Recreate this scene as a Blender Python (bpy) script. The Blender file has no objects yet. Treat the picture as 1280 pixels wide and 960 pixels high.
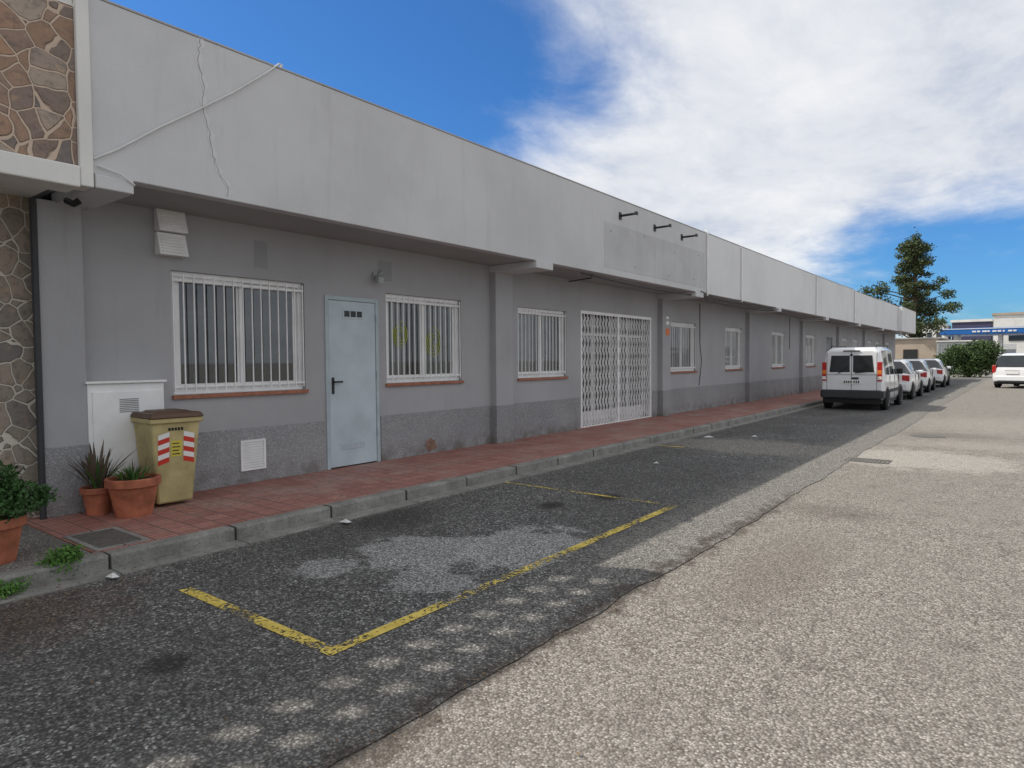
import bpy, math, random
from mathutils import Vector, Matrix, Euler
import numpy as np
random.seed(7); rng=np.random.default_rng(7)
S=bpy.context.scene
S.view_settings.view_transform='Standard'
try: S.view_settings.look='None'
except Exception: pass
S.view_settings.exposure=0
RAD=math.radians

# ---------------------------------------------------------------- node helpers
class NT:
    def __init__(s,nt): s.nt=nt; s.nt.nodes.clear()
    def n(s,t,ins=None,**kw):
        nd=s.nt.nodes.new(t)
        for k,v in kw.items(): setattr(nd,k,v)
        if ins:
            for k,v in ins.items():
                sock=nd.inputs[k]
                if isinstance(v,bpy.types.NodeSocket): s.nt.links.new(v,sock)
                else:
                    try: sock.default_value=v
                    except Exception:
                        sock.default_value=(v[0],v[1],v[2],1.0)
        return nd
    def m(s,op,a,b=0.0,c=None,clamp=False):
        nd=s.nt.nodes.new('ShaderNodeMath'); nd.operation=op; nd.use_clamp=clamp
        for i,v in enumerate((a,b,c)):
            if v is None: continue
            if isinstance(v,bpy.types.NodeSocket): s.nt.links.new(v,nd.inputs[i])
            else: nd.inputs[i].default_value=v
        return nd.outputs[0]
    def vm(s,op,a,b=(0,0,0)):
        nd=s.nt.nodes.new('ShaderNodeVectorMath'); nd.operation=op
        for i,v in enumerate((a,b)):
            if isinstance(v,bpy.types.NodeSocket): s.nt.links.new(v,nd.inputs[i])
            else: nd.inputs[i].default_value=v
        return nd
    def mix(s,f,a,b,bt='MIX'):
        nd=s.nt.nodes.new('ShaderNodeMix'); nd.data_type='RGBA'; nd.blend_type=bt
        for i,v in ((0,f),(6,a),(7,b)):
            if isinstance(v,bpy.types.NodeSocket): s.nt.links.new(v,nd.inputs[i])
            elif i==0: nd.inputs[0].default_value=v
            else: nd.inputs[i].default_value=(v[0],v[1],v[2],1)
        return nd.outputs[2]
    def ramp(s,f,stops,interp='LINEAR'):
        nd=s.nt.nodes.new('ShaderNodeValToRGB'); cr=nd.color_ramp; cr.interpolation=interp
        while len(cr.elements)<len(stops): cr.elements.new(0.5)
        for e,(p,c) in zip(cr.elements,stops):
            e.position=p
            if not hasattr(c,'__len__'): c=(c,c,c)
            e.color=(c[0],c[1],c[2],1)
        s.nt.links.new(f,nd.inputs[0]); return nd.outputs[0]
    def noise(s,v,scale,det=3,rough=0.55,dist=0.0):
        return s.n('ShaderNodeTexNoise',{'Vector':v,'Scale':scale,'Detail':det,'Roughness':rough,'Distortion':dist}).outputs[0]
    def sm(s,v,a,b):
        nd=s.n('ShaderNodeMapRange',{'Value':v,'From Min':a,'From Max':b}); nd.interpolation_type='SMOOTHSTEP'; return nd.outputs[0]

def newmat(name):
    mt=bpy.data.materials.new(name); mt.use_nodes=True
    return mt,NT(mt.node_tree)
def finish(t,col,rough=0.8,bump=None,bstr=0.3,bdist=0.01,metal=0.0,spec=0.3,coat=0.0):
    b=t.n('ShaderNodeBsdfPrincipled',{'Base Color':col,'Roughness':rough,'Metallic':metal,'Specular IOR Level':spec,'Coat Weight':coat})
    if bump is not None:
        bn=t.n('ShaderNodeBump',{'Height':bump,'Strength':bstr,'Distance':bdist})
        t.nt.links.new(bn.outputs[0],b.inputs['Normal'])
    o=t.n('ShaderNodeOutputMaterial'); t.nt.links.new(b.outputs[0],o.inputs[0]); return b
def simple(name,col,rough=0.6,metal=0.0,var=0.12,scale=6.0,spec=0.35,bump=0.0,coat=0.0):
    mt,t=newmat(name); tc=t.n('ShaderNodeTexCoord').outputs['Object']
    n=t.noise(tc,scale,3); f=t.ramp(n,[(0.3,1-var),(0.7,1+var*0.4)])
    c=t.mix(1.0,col,f,'MULTIPLY')
    finish(t,c,rough,n if bump else None,bump,0.01,metal,spec,coat); return mt

def paint_wall(name,col,stain=0.25,top=None,grit=0.15):
    mt,t=newmat(name); tc=t.n('ShaderNodeTexCoord').outputs['Object']
    big=t.noise(tc,0.7,4,0.6); fine=t.noise(tc,90,2,0.7)
    st=t.vm('MULTIPLY',tc,(3.0,3.0,0.35)).outputs[0]
    streak=t.noise(st,2.2,5,0.65)
    c=t.mix(t.sm(big,0.35,0.7),col,tuple(x*(1-stain*0.5) for x in col))
    c=t.mix(t.m('MULTIPLY',t.sm(streak,0.52,0.78),stain),c,tuple(x*0.6 for x in (col[0],col[1]*0.98,col[2]*0.94)))
    c=t.mix(t.m('MULTIPLY',t.sm(fine,0.35,0.65),grit),c,tuple(x*0.7 for x in col))
    finish(t,c,0.85,t.m('ADD',fine,t.m('MULTIPLY',streak,2.0)),0.45,0.006,spec=0.2); return mt
M={}
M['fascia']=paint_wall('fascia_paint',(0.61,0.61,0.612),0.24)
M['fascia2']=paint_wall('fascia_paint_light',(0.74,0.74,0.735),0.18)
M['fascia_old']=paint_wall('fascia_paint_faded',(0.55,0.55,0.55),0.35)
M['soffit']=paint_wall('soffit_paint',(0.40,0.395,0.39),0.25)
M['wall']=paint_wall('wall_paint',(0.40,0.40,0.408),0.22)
M['wallpatch']=paint_wall('wall_patch_paint',(0.32,0.325,0.335),0.1)
M['coping']=paint_wall('coping_mortar',(0.45,0.44,0.43),0.4)
M['white']=simple('white_lacquer',(0.82,0.82,0.81),0.4,var=0.10,scale=4)
M['whitewall']=paint_wall('white_render',(0.76,0.75,0.71),0.3)
mt,t=newmat('plinth_roughcast'); tc=t.n('ShaderNodeTexCoord').outputs['Object']
v=t.n('ShaderNodeTexVoronoi',{'Vector':tc,'Scale':75.0}); n1=t.noise(tc,1.2,4); n2=t.noise(tc,40,3)
c=t.ramp(n1,[(0.3,(0.26,0.26,0.265)),(0.7,(0.33,0.33,0.335))])
sp=t.sm(t.n('ShaderNodeSeparateColor',{0:v.outputs['Color']}).outputs[0],0.82,0.9)
c=t.mix(t.m('MULTIPLY',sp,0.5),c,(0.5,0.5,0.5)); c=t.mix(t.m('MULTIPLY',t.sm(n2,0.5,0.7),0.35),c,(0.14,0.14,0.145))
zz=t.n('ShaderNodeSeparateXYZ',{0:tc}).outputs[2]
dirt=t.m('MULTIPLY',t.m('SUBTRACT',1.0,t.sm(zz,0.12,0.42)),t.sm(t.noise(tc,4,4),0.35,0.7))
c=t.mix(t.m('MULTIPLY',dirt,0.75),c,(0.15,0.125,0.105))
finish(t,c,0.95,t.m('ADD',v.outputs['Distance'],n2),0.8,0.01,spec=0.15); M['plinth']=mt
def stone(name,stops,mortar,scale):
    mt,t=newmat(name); tc=t.n('ShaderNodeTexCoord').outputs['Object']
    d=t.n('ShaderNodeTexNoise',{'Vector':tc,'Scale':3.0,'Detail':2}).outputs['Color']
    sc=t.vm('SCALE',d); sc.inputs['Scale'].default_value=0.12
    p=t.vm('ADD',tc,sc.outputs[0]).outputs[0]
    v=t.n('ShaderNodeTexVoronoi',{'Vector':p,'Scale':scale}); e=t.n('ShaderNodeTexVoronoi',{'Vector':p,'Scale':scale},feature='DISTANCE_TO_EDGE')
    r=t.n('ShaderNodeSeparateColor',{0:v.outputs['Color']}).outputs[0]
    n=t.noise(tc,15,6,0.7); n9=t.noise(tc,7,5,0.7); c=t.ramp(r,stops)
    c=t.mix(t.m('MULTIPLY',t.sm(n,0.45,0.7),0.65),c,(0.13,0.11,0.10)); c=t.mix(t.m('MULTIPLY',t.sm(n9,0.55,0.7),0.45),c,(0.50,0.34,0.22))
    k=t.sm(t.m('ADD',e.outputs['Distance'],t.m('MULTIPLY',n,0.02)),0.035,0.06)
    c=t.mix(k,mortar,c)
    finish(t,c,0.85,t.m('ADD',k,t.m('MULTIPLY',n,0.7)),0.9,0.025,spec=0.2); return mt
M['stone']=stone('stone_cladding',[(0.15,(0.33,0.22,0.155)),(0.35,(0.19,0.175,0.17)),(0.55,(0.42,0.26,0.17)),(0.72,(0.26,0.20,0.175)),(0.9,(0.40,0.33,0.27))],(0.56,0.44,0.34),5.0)
M['stone_low']=stone('stone_wall_lower',[(0.1,(0.30,0.26,0.215)),(0.4,(0.20,0.185,0.17)),(0.6,(0.38,0.31,0.24)),(0.9,(0.31,0.26,0.21))],(0.60,0.55,0.47),5.6)
# asphalt
def asphalt(name,cols,base2,blobs,cell=62.0,contrast=1.0,extra=None,bd=0.008,grain=(0.55,1.0,1.7)):
    mt,t=newmat(name); tc=t.n('ShaderNodeTexCoord').outputs['Object']
    v=t.n('ShaderNodeTexVoronoi',{'Vector':tc,'Scale':cell,'Randomness':1.0}); sc_=t.n('ShaderNodeSeparateColor',{0:v.outputs['Color']}); r=sc_.outputs[0]
    v2=t.n('ShaderNodeTexVoronoi',{'Vector':tc,'Scale':cell*0.55}); r2=t.n('ShaderNodeSeparateColor',{0:v2.outputs['Color']}).outputs[1]
    wn=t.noise(tc,3.2,8,0.78)
    n0=t.m('SUBTRACT',wn,0.5)
    c=t.ramp(r,cols); c=t.mix(t.m('MULTIPLY',t.sm(r2,0.8,0.86),0.5*contrast),c,cols[-1][1])
    big=t.noise(tc,0.45,4,0.6); c=t.mix(t.m('MULTIPLY',t.sm(big,0.38,0.62),0.55),c,base2)
    c=t.mix(t.m('MULTIPLY',t.sm(wn,0.50,0.68),0.5),c,cols[0][1])
    for (cx,cy,rx,ry,soft,amp,col,op) in blobs:
        p=t.vm('MULTIPLY',t.vm('SUBTRACT',tc,(cx,cy,0)).outputs[0],(1/rx,1/ry,0)).outputs[0]
        L=t.m('ADD',t.vm('LENGTH',p).outputs[1],t.m('MULTIPLY',n0,amp*4))
        k=t.m('MULTIPLY',t.m('SUBTRACT',1.0,t.sm(L,1-soft,1+soft)),op); c=t.mix(k,c,col)
    if extra: c=extra(t,tc,c,wn)
    c=t.mix(1.0,c,t.ramp(sc_.outputs[2],[(0.0,grain[0]),(0.6,grain[1]),(1.0,grain[2])]),'MULTIPLY')
    edge=t.sm(v.outputs['Distance'],0.35,0.8)
    c=t.mix(t.m('MULTIPLY',edge,0.6),c,tuple(q*.6 for q in cols[0][1]))
    h=t.m('ADD',t.m('MULTIPLY',v.outputs['Distance'],-1.0),t.m('MULTIPLY',wn,0.5))
    finish(t,c,0.9,h,0.8,bd,spec=0.25); return mt
def seam(t,tc,c,wn):
    xyz=t.n('ShaderNodeSeparateXYZ',{0:tc}); x,y=xyz.outputs[0],xyz.outputs[1]
    w=t.m('ADD',x,t.m('MULTIPLY',t.m('SUBTRACT',wn,0.5),0.9))
    d=t.m('ABSOLUTE',t.m('SUBTRACT',w,-2.06)); k=t.m('SUBTRACT',1.0,t.sm(d,0.01,0.13))
    k=t.m('MULTIPLY',k,t.m('SUBTRACT',1.0,t.sm(y,6.5,9.0)))
    return t.mix(t.m('MULTIPLY',k,0.75),c,(0.075,0.058,0.045))
def painted_sun_seam(t,tc,c,wn):
    xyz=t.n('ShaderNodeSeparateXYZ',{0:tc}); x,y=xyz.outputs[0],xyz.outputs[1]
    k=t.sm(t.m('ADD',x,t.m('MULTIPLY',t.m('SUBTRACT',wn,0.5),1.4)),-3.0,-2.4)
    k2=t.m('MULTIPLY',k,t.m('MULTIPLY_ADD',t.sm(y,3.8,5.2),0.55,0.35))
    c=t.mix(k2,c,(0.25,0.235,0.21))  # sunlight painted into the lane colour past the roof shadow edge
    return seam(t,tc,c,wn)
def cracks(t,tc,c,wn):
    d=t.n('ShaderNodeTexNoise',{'Vector':tc,'Scale':1.3,'Detail':5}).outputs['Color']
    sc=t.vm('SCALE',d); sc.inputs['Scale'].default_value=0.8
    e=t.n('ShaderNodeTexVoronoi',{'Vector':t.vm('ADD',tc,sc.outputs[0]).outputs[0],'Scale':0.38},feature='DISTANCE_TO_EDGE').outputs['Distance']
    k=t.m('MULTIPLY',t.m('SUBTRACT',1.0,t.sm(e,0.001,0.007)),t.sm(wn,0.44,0.56))
    c=t.mix(t.m('MULTIPLY',k,0.45),c,(0.09,0.075,0.06))
    return seam(t,tc,c,wn)
PB=(0.37,0.365,0.35)
M['strip']=asphalt('parking_asphalt',[(0.0,(0.055,0.054,0.053)),(0.5,(0.115,0.112,0.108)),(0.85,(0.20,0.195,0.185)),(1.0,(0.42,0.41,0.385))],(0.10,0.096,0.09),[
  (-3.85,3.75,0.50,0.45,0.14,0.75,PB,0.85),
  (-3.3,4.35,0.45,0.62,0.14,0.85,PB,0.85),
  (-4.15,3.02,0.2,0.27,0.2,0.7,PB,0.75),
  (-3.3,3.3,0.34,0.28,0.2,0.9,PB,0.7),
  (-3.46,1.54,0.12,0.11,0.5,0.4,(0.025,0.02,0.016),0.75),
  (-3.96,5.76,0.12,0.18,0.5,0.5,(0.02,0.018,0.016),0.8),
  (-3.7,6.5,0.14,0.18,0.5,0.5,(0.02,0.018,0.016),0.8),
  (-4.9,4.4,0.35,0.5,0.5,0.6,(0.045,0.04,0.034),0.6),
  (-4.9,1.1,0.6,0.8,0.5,0.6,(0.12,0.08,0.06),0.65),
  (-3.7,11.7,1.5,1.0,0.3,0.5,(0.31,0.29,0.255),0.8),  # concrete patch, shaded half painted darker than the road half
  (-5.3,8.0,0.14,14,0.6,0.5,(0.25,0.24,0.215),0.7)],78.0,1.0,painted_sun_seam,0.01)
M['road']=asphalt('road_asphalt',[(0.0,(0.14,0.122,0.104)),(0.35,(0.225,0.205,0.178)),(0.75,(0.31,0.285,0.25)),(1.0,(0.47,0.44,0.395))],(0.285,0.262,0.23),[
  (-1.3,11.7,1.3,1.1,0.25,0.5,(0.46,0.43,0.38),0.8),  # same concrete patch, sunlit half painted paler
  (0.6,14.0,2.6,0.7,0.5,0.5,(0.42,0.39,0.345),0.5),
  (-1.5,7.2,0.5,0.3,0.5,0.5,(0.15,0.132,0.11),0.5),
  (-1.4,5.0,0.3,1.0,0.5,0.5,(0.19,0.168,0.14),0.5),
  (-0.2,18.5,2.0,2.0,0.5,0.4,(0.40,0.375,0.33),0.45),
  (-1.2,15.6,0.8,0.45,0.5,0.5,(0.16,0.145,0.125),0.5)],80.0,0.8,cracks,0.009,(0.62,1.0,1.45))
mt,t=newmat('dusty_ground'); tc=t.n('ShaderNodeTexCoord').outputs['Object']
c=t.ramp(t.noise(tc,0.15,5,0.6),[(0.3,(0.20,0.185,0.16)),(0.7,(0.30,0.275,0.24))]); finish(t,c,0.95); M['ground']=mt
mt,t=newmat('red_paving_tiles'); tc=t.n('ShaderNodeTexCoord').outputs['Object']
br=t.n('ShaderNodeTexBrick',{'Vector':tc,'Color1':(0.33,0.135,0.105,1),'Color2':(0.44,0.20,0.16,1),'Mortar':(0.13,0.10,0.09,1),'Scale':1.0,'Mortar Size':0.007,'Mortar Smooth':0.2,'Brick Width':0.2,'Row Height':0.2},offset=0.0)
rb=t.n('ShaderNodeTexWave',{'Vector':tc,'Scale':8.0},bands_direction='Y')
n=t.noise(tc,1.3,6,0.7); n2=t.noise(tc,18,4)
c=t.mix(t.m('MULTIPLY',t.sm(n,0.45,0.68),0.6),br.outputs['Color'],(0.40,0.31,0.26))
c=t.mix(t.m('MULTIPLY',t.sm(n2,0.50,0.72),0.6),c,(0.14,0.085,0.07))
c=t.mix(t.m('MULTIPLY',t.sm(rb.outputs[1],0.3,0.0),0.4),c,(0.12,0.07,0.055))
finish(t,c,0.65,t.m('ADD',t.m('MULTIPLY',br.outputs['Fac'],-1.0),t.m('MULTIPLY',rb.outputs[1],0.6)),0.6,0.006,spec=0.4); M['tile']=mt
mt,t=newmat('kerb_concrete'); tc=t.n('ShaderNodeTexCoord').outputs['Object']
sx=t.n('ShaderNodeSeparateXYZ',{0:tc}).outputs[1]; fr=t.m('FRACT',sx); jt=t.m('LESS_THAN',fr,0.014); nf=t.noise(tc,45,4,0.75)
c=t.ramp(t.noise(tc,3.5,6,0.7),[(0.3,(0.17,0.163,0.15)),(0.7,(0.35,0.34,0.31))]); c=t.mix(t.m('MULTIPLY',jt,0.8),c,(0.05,0.05,0.045))
c=t.mix(t.m('MULTIPLY',t.sm(nf,0.48,0.66),0.55),c,(0.11,0.11,0.10))
finish(t,c,0.9,nf,0.7,0.012); M['kerb']=mt
M['concrete']=asphalt('old_concrete',[(0.0,(0.14,0.13,0.115)),(0.5,(0.21,0.20,0.18)),(1.0,(0.30,0.285,0.26))],(0.18,0.155,0.13),[],90.0)
mt,t=newmat('worn_yellow_paint'); tc=t.n('ShaderNodeTexCoord').outputs['Object']
b=t.n('ShaderNodeBsdfPrincipled',{'Base Color':t.ramp(t.noise(tc,14,4),[(0.3,(0.52,0.38,0.06)),(0.7,(0.72,0.56,0.13))]),'Roughness':0.75})
v=t.n('ShaderNodeTexVoronoi',{'Vector':tc,'Scale':78.0})
w=t.m('ADD',t.noise(tc,34,4,0.7),t.m('MULTIPLY',t.m('SUBTRACT',t.noise(tc,2.2,4),0.5),0.8)); w=t.m('ADD',w,t.m('MULTIPLY',v.outputs['Distance'],0.18))
k=t.sm(w,0.57,0.67)
o=t.n('ShaderNodeOutputMaterial'); mx=t.n('ShaderNodeMixShader',{0:k,1:b.outputs[0],2:t.n('ShaderNodeBsdfTransparent').outputs[0]}); t.nt.links.new(mx.outputs[0],o.inputs[0]); M['yellow']=mt
mt,t=newmat('window_glass'); fz=t.n('ShaderNodeFresnel',{'IOR':1.6}).outputs[0]
g=t.n('ShaderNodeBsdfGlossy',{'Color':(0.9,0.93,0.95,1),'Roughness':0.02}); tr=t.n('ShaderNodeBsdfTransparent',{'Color':(0.60,0.64,0.64,1)})
o=t.n('ShaderNodeOutputMaterial'); mx=t.n('ShaderNodeMixShader',{0:t.m('ADD',t.m('MULTIPLY',fz,1.2),0.04),1:tr.outputs[0],2:g.outputs[0]}); t.nt.links.new(mx.outputs[0],o.inputs[0]); M['glass']=mt
M['carglass']=simple('car_glass',(0.025,0.03,0.032),0.06,spec=0.8,var=0.05)
M['dark']=simple('painted_interior_shade',(0.03,0.03,0.032),0.8)  # near-black colour standing in for interior shade
M['curtain']=simple('curtain_fabric',(0.60,0.60,0.57),0.9,var=0.25,scale=3)
M['blind']=simple('blind_fabric',(0.27,0.28,0.28),0.9,var=0.35,scale=2)
M['sill']=simple('terracotta_sill',(0.36,0.15,0.09),0.7,var=0.3,scale=12)
M['door']=simple('door_steel_paint',(0.48,0.555,0.59),0.42,var=0.15,scale=2.5)
M['doorframe']=simple('door_frame_paint',(0.40,0.47,0.50),0.5)
M['black']=simple('black_plastic',(0.02,0.02,0.02),0.5)
M['rubber']=simple('tyre_rubber',(0.022,0.022,0.022),0.85,bump=0.1)
M['rim']=simple('wheel_trim',(0.42,0.43,0.44),0.35,metal=0.5)
M['carpaint']=simple('car_paint_white',(0.78,0.785,0.79),0.28,var=0.06,scale=2,spec=0.5,coat=0.6)
M['bumper']=simple('bumper_plastic',(0.045,0.047,0.05),0.6)
M['red']=simple('lamp_red',(0.45,0.02,0.015),0.2,spec=0.6)
M['orange']=simple('lamp_orange',(0.75,0.22,0.03),0.25,spec=0.6)
M['plate']=simple('number_plate',(0.78,0.78,0.75),0.4,var=0.03)
M['pot']=simple('terracotta_pot',(0.44,0.15,0.08),0.75,var=0.45,scale=7,bump=0.1)
M['soil']=simple('soil',(0.05,0.035,0.025),0.95,var=0.4,scale=30,bump=0.5)
M['bin']=simple('bin_plastic',(0.50,0.42,0.20),0.6,var=0.35,scale=4)
M['lid']=simple('bin_lid_plastic',(0.12,0.07,0.045),0.5,var=0.3)
M['sticker']=simple('bin_label',(0.62,0.52,0.08),0.5)
M['refl_red']=simple('reflector_red',(0.58,0.05,0.03),0.4)
M['bark']=simple('bark',(0.10,0.075,0.05),0.9,var=0.4,scale=8,bump=0.6)
M['cable']=simple('cable_grey',(0.66,0.66,0.64),0.6)
M['iron']=simple('cast_iron',(0.13,0.12,0.105),0.7,var=0.4,scale=25,bump=0.4)
M['signorange']=simple('orange_sign',(0.65,0.16,0.04),0.5)
M['graff']=simple('yellow_green_sticker',(0.50,0.55,0.06),0.6)
M['crackm']=simple('crack_dark',(0.26,0.26,0.26),0.95)
M['fillerm']=paint_wall('crack_filler',(0.65,0.65,0.645),0.15)
M['brick']=simple('exposed_brick',(0.26,0.16,0.12),0.95,var=0.5,scale=25,bump=0.8)
M['blue']=simple('canopy_blue',(0.02,0.14,0.45),0.4)
M['navy']=simple('cladding_navy',(0.06,0.06,0.12),0.6)
M['beige']=paint_wall('beige_render',(0.46,0.38,0.30),0.3)
M['greymetal']=simple('corrugated_metal',(0.36,0.38,0.38),0.5,var=0.2)
M['paper']=simple('paper_litter',(0.7,0.7,0.68),0.8)
def leafmat(name,c1,c2,sc):
    mt,t=newmat(name); tc=t.n('ShaderNodeTexCoord').outputs['Object']
    n=t.noise(tc,sc,4,0.7); w=t.noise(tc,sc*9,1)
    c=t.ramp(t.m('ADD',t.m('MULTIPLY',n,0.6),t.m('MULTIPLY',w,0.4)),[(0.35,c1),(0.65,c2)])
    finish(t,c,0.6,spec=0.25); return mt
M['leaf_tree']=leafmat('foliage_dark_green',(0.030,0.046,0.018),(0.11,0.14,0.055),0.6)
M['leaf_bush']=leafmat('foliage_green',(0.03,0.06,0.018),(0.09,0.14,0.045),0.9)
M['leaf_pot']=leafmat('foliage_pot',(0.02,0.055,0.015),(0.065,0.14,0.04),6)
M['leaf_weed']=leafmat('foliage_weed',(0.05,0.13,0.02),(0.12,0.24,0.05),9)
M['leaf_spike']=leafmat('foliage_spiky',(0.07,0.045,0.04),(0.15,0.12,0.08),5)
M['leaf_fern']=leafmat('foliage_fern',(0.03,0.09,0.02),(0.10,0.20,0.05),8)
M['leaf_dry']=leafmat('dry_leaves',(0.09,0.055,0.03),(0.22,0.15,0.09),8)

# ---------------------------------------------------------------- mesh builder
class MB:
    def __init__(s): s.v=[]; s.f=[]; s.mi=[]
    def add(s,vs,fs,m=0):
        o=len(s.v); s.v+= [tuple(p) for p in vs]; s.f+=[tuple(i+o for i in f) for f in fs]; s.mi+=[m]*len(fs); return s
    def box(s,x0,x1,y0,y1,z0,z1,m=0):
        return s.add([(x0,y0,z0),(x1,y0,z0),(x1,y1,z0),(x0,y1,z0),(x0,y0,z1),(x1,y0,z1),(x1,y1,z1),(x0,y1,z1)],
          [(0,3,2,1),(4,5,6,7),(0,1,5,4),(1,2,6,5),(2,3,7,6),(3,0,4,7)],m)
    def hexa(s,p,m=0):
        return s.add(p,[(0,3,2,1),(4,5,6,7),(0,1,5,4),(1,2,6,5),(2,3,7,6),(3,0,4,7)],m)
    def quad(s,p,m=0): return s.add(p,[tuple(range(len(p)))],m)
    def tube(s,pts,r,n=6,m=0,caps=True):
        pts=[Vector(p) for p in pts]; rs=r if hasattr(r,'__len__') else [r]*len(pts); vs=[];fs=[]
        for i,p in enumerate(pts):
            d=(pts[min(i+1,len(pts)-1)]-pts[max(i-1,0)]).normalized()
            up=Vector((0,0,1)) if abs(d.z)<0.95 else Vector((1,0,0))
            a=d.cross(up).normalized(); b=a.cross(d).normalized()
            for k in range(n):
                q=2*math.pi*k/n+math.pi/n; vs.append(p+a*math.cos(q)*rs[i]+b*math.sin(q)*rs[i])
        for i in range(len(pts)-1):
            for k in range(n):
                k2=(k+1)%n; fs.append((i*n+k,i*n+k2,(i+1)*n+k2,(i+1)*n+k))
        if caps: fs.append(tuple(range(n))[::-1]); fs.append(tuple((len(pts)-1)*n+k for k in range(n)))
        return s.add(vs,fs,m)
    def lathe(s,prof,c=(0,0,0),axis='Z',n=28,m=0,capt=True):
        vs=[];fs=[]
        for (r,h) in prof:
            for k in range(n):
                q=2*math.pi*k/n; a,b=r*math.cos(q),r*math.sin(q)
                vs.append((c[0]+a,c[1]+b,c[2]+h) if axis=='Z' else (c[0]+h,c[1]+a,c[2]+b))
        for i in range(len(prof)-1):
            for k in range(n):
                k2=(k+1)%n; fs.append((i*n+k,i*n+k2,(i+1)*n+k2,(i+1)*n+k))
        if capt: fs.append(tuple(range(n))[::-1]); fs.append(tuple((len(prof)-1)*n+k for k in range(n)))
        return s.add(vs,fs,m)
    def obj(s,name,mats,parent=None,bevel=0,smooth=False,seg=2,ang=30):
        me=bpy.data.meshes.new(name); me.from_pydata([tuple(p) for p in s.v],[],s.f)
        if not isinstance(mats,(list,tuple)): mats=[mats]
        for k in mats: me.materials.append(M[k])
        me.polygons.foreach_set('material_index',s.mi)
        me.validate(); me.update()
        ob=bpy.data.objects.new(name,me); S.collection.objects.link(ob)
        if parent: ob.parent=parent
        if smooth:
            for p in me.polygons: p.use_smooth=True
            try: me.set_sharp_from_angle(angle=RAD(ang))
            except Exception: pass
        if bevel:
            bm=ob.modifiers.new('bevel','BEVEL'); bm.width=bevel; bm.segments=seg; bm.limit_method='ANGLE'; bm.angle_limit=RAD(28)
        return ob
def empty(name,loc=(0,0,0),rz=0):
    e=bpy.data.objects.new(name,None); e.location=loc; e.rotation_euler=(0,0,rz); e.empty_display_size=0.3
    S.collection.objects.link(e); return e

# ================================================================ GROUND
MB().quad([(-900,-900,-0.012),(900,-900,-0.012),(900,900,-0.012),(-900,900,-0.012)]).obj('ground','ground')
MB().quad([(-5.3,-25,-0.006),(9,-25,-0.006),(9,62,-0.006),(-5.3,62,-0.006)]).obj('road','road')
# parking lane with a ragged outer edge
b=MB(); ed=[]; y=-25.0; x=-2.06; rr=random.Random(3)
while y<58:
    ed.append((x,y)); y+=rr.uniform(.08,.22); x+=rr.uniform(-.022,.022)+(-2.06-x)*.12
ed.append((-2.06,58))
for i in range(len(ed)-1):
    b.quad([(-5.36,ed[i][1],0),(ed[i][0],ed[i][1],0),(ed[i+1][0],ed[i+1][1],0),(-5.36,ed[i+1][1],0)])
b.obj('parking_lane_pavement','strip')
pv=empty('sidewalk')
MB().box(-7.4,-5.53,1.95,54.5,-0.05,0.12).obj('red_tiles','tile',pv)
MB().box(-7.4,-5.53,-12,1.945,-0.05,0.112).obj('concrete_slab','concrete',pv)
b=MB()
for i in range(-12,56): b.box(-5.53,-5.38+rr.uniform(-.006,.006),i+0.004,i+0.998,-0.05,0.122+rr.uniform(-.004,.005))
b.obj('kerb','kerb',pv,bevel=0.022)
MB().box(-5.38,-5.20,-12,56,-0.05,0.012).obj('gutter','kerb',pv,bevel=0.004)
yl=MB(); w=0.042
yl.quad([(-2.90-w,2.14-w,0.005),(-2.90+w,2.14-w,0.005),(-2.90+w,6.51+w,0.005),(-2.90-w,6.51+w,0.005)])
yl.quad([(-4.52,2.14-w,0.005),(-2.90-w,2.14-w,0.005),(-2.90-w,2.14+w,0.005),(-4.52,2.14+w,0.005)])
yl.quad([(-5.19,6.51-w*.7,0.005),(-2.90-w,6.51-w*.7,0.005),(-2.90-w,6.51+w*.7,0.005),(-5.19,6.51+w*.7,0.005)])
yl.quad([(-5.19,10.9,0.005),(-4.7,10.9,0.005),(-4.7,10.98,0.005),(-5.19,10.98,0.005)])
yl.obj('painted_parking_marking','yellow')
dg=empty('storm_drain_grate',(-1.86,11.1,-0.003))
b=MB(); b.box(-0.3,0.3,-0.2,-0.17,0,0.005);b.box(-0.3,0.3,0.17,0.2,0,0.005);b.box(-0.3,-0.27,-0.17,0.17,0,0.005);b.box(0.27,0.3,-0.17,0.17,0,0.005)
for i in range(9): b.box(-0.255+i*0.058,-0.215+i*0.058,-0.17,0.17,0,0.004)
b.obj('grate_bars','iron',dg)
mh=empty('manhole_cover',(-1.49,15.2,-0.004)); MB().lathe([(0.30,0),(0.30,0.004),(0.27,0.005)]).obj('cover','iron',mh)
hc=empty('access_cover',(-5.9,2.17,0.12)); b=MB(); b.box(-0.3,0.3,-0.16,0.16,0,0.006); b.obj('cover_plate','iron',hc)
b=MB(); b.box(-0.34,-0.3,-0.2,0.2,0,0.009); b.box(0.3,0.34,-0.2,0.2,0,0.009); b.box(-0.3,0.3,-0.2,-0.16,0,0.009); b.box(-0.3,0.3,0.16,0.2,0,0.009); b.obj('cover_frame','kerb',hc)

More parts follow.
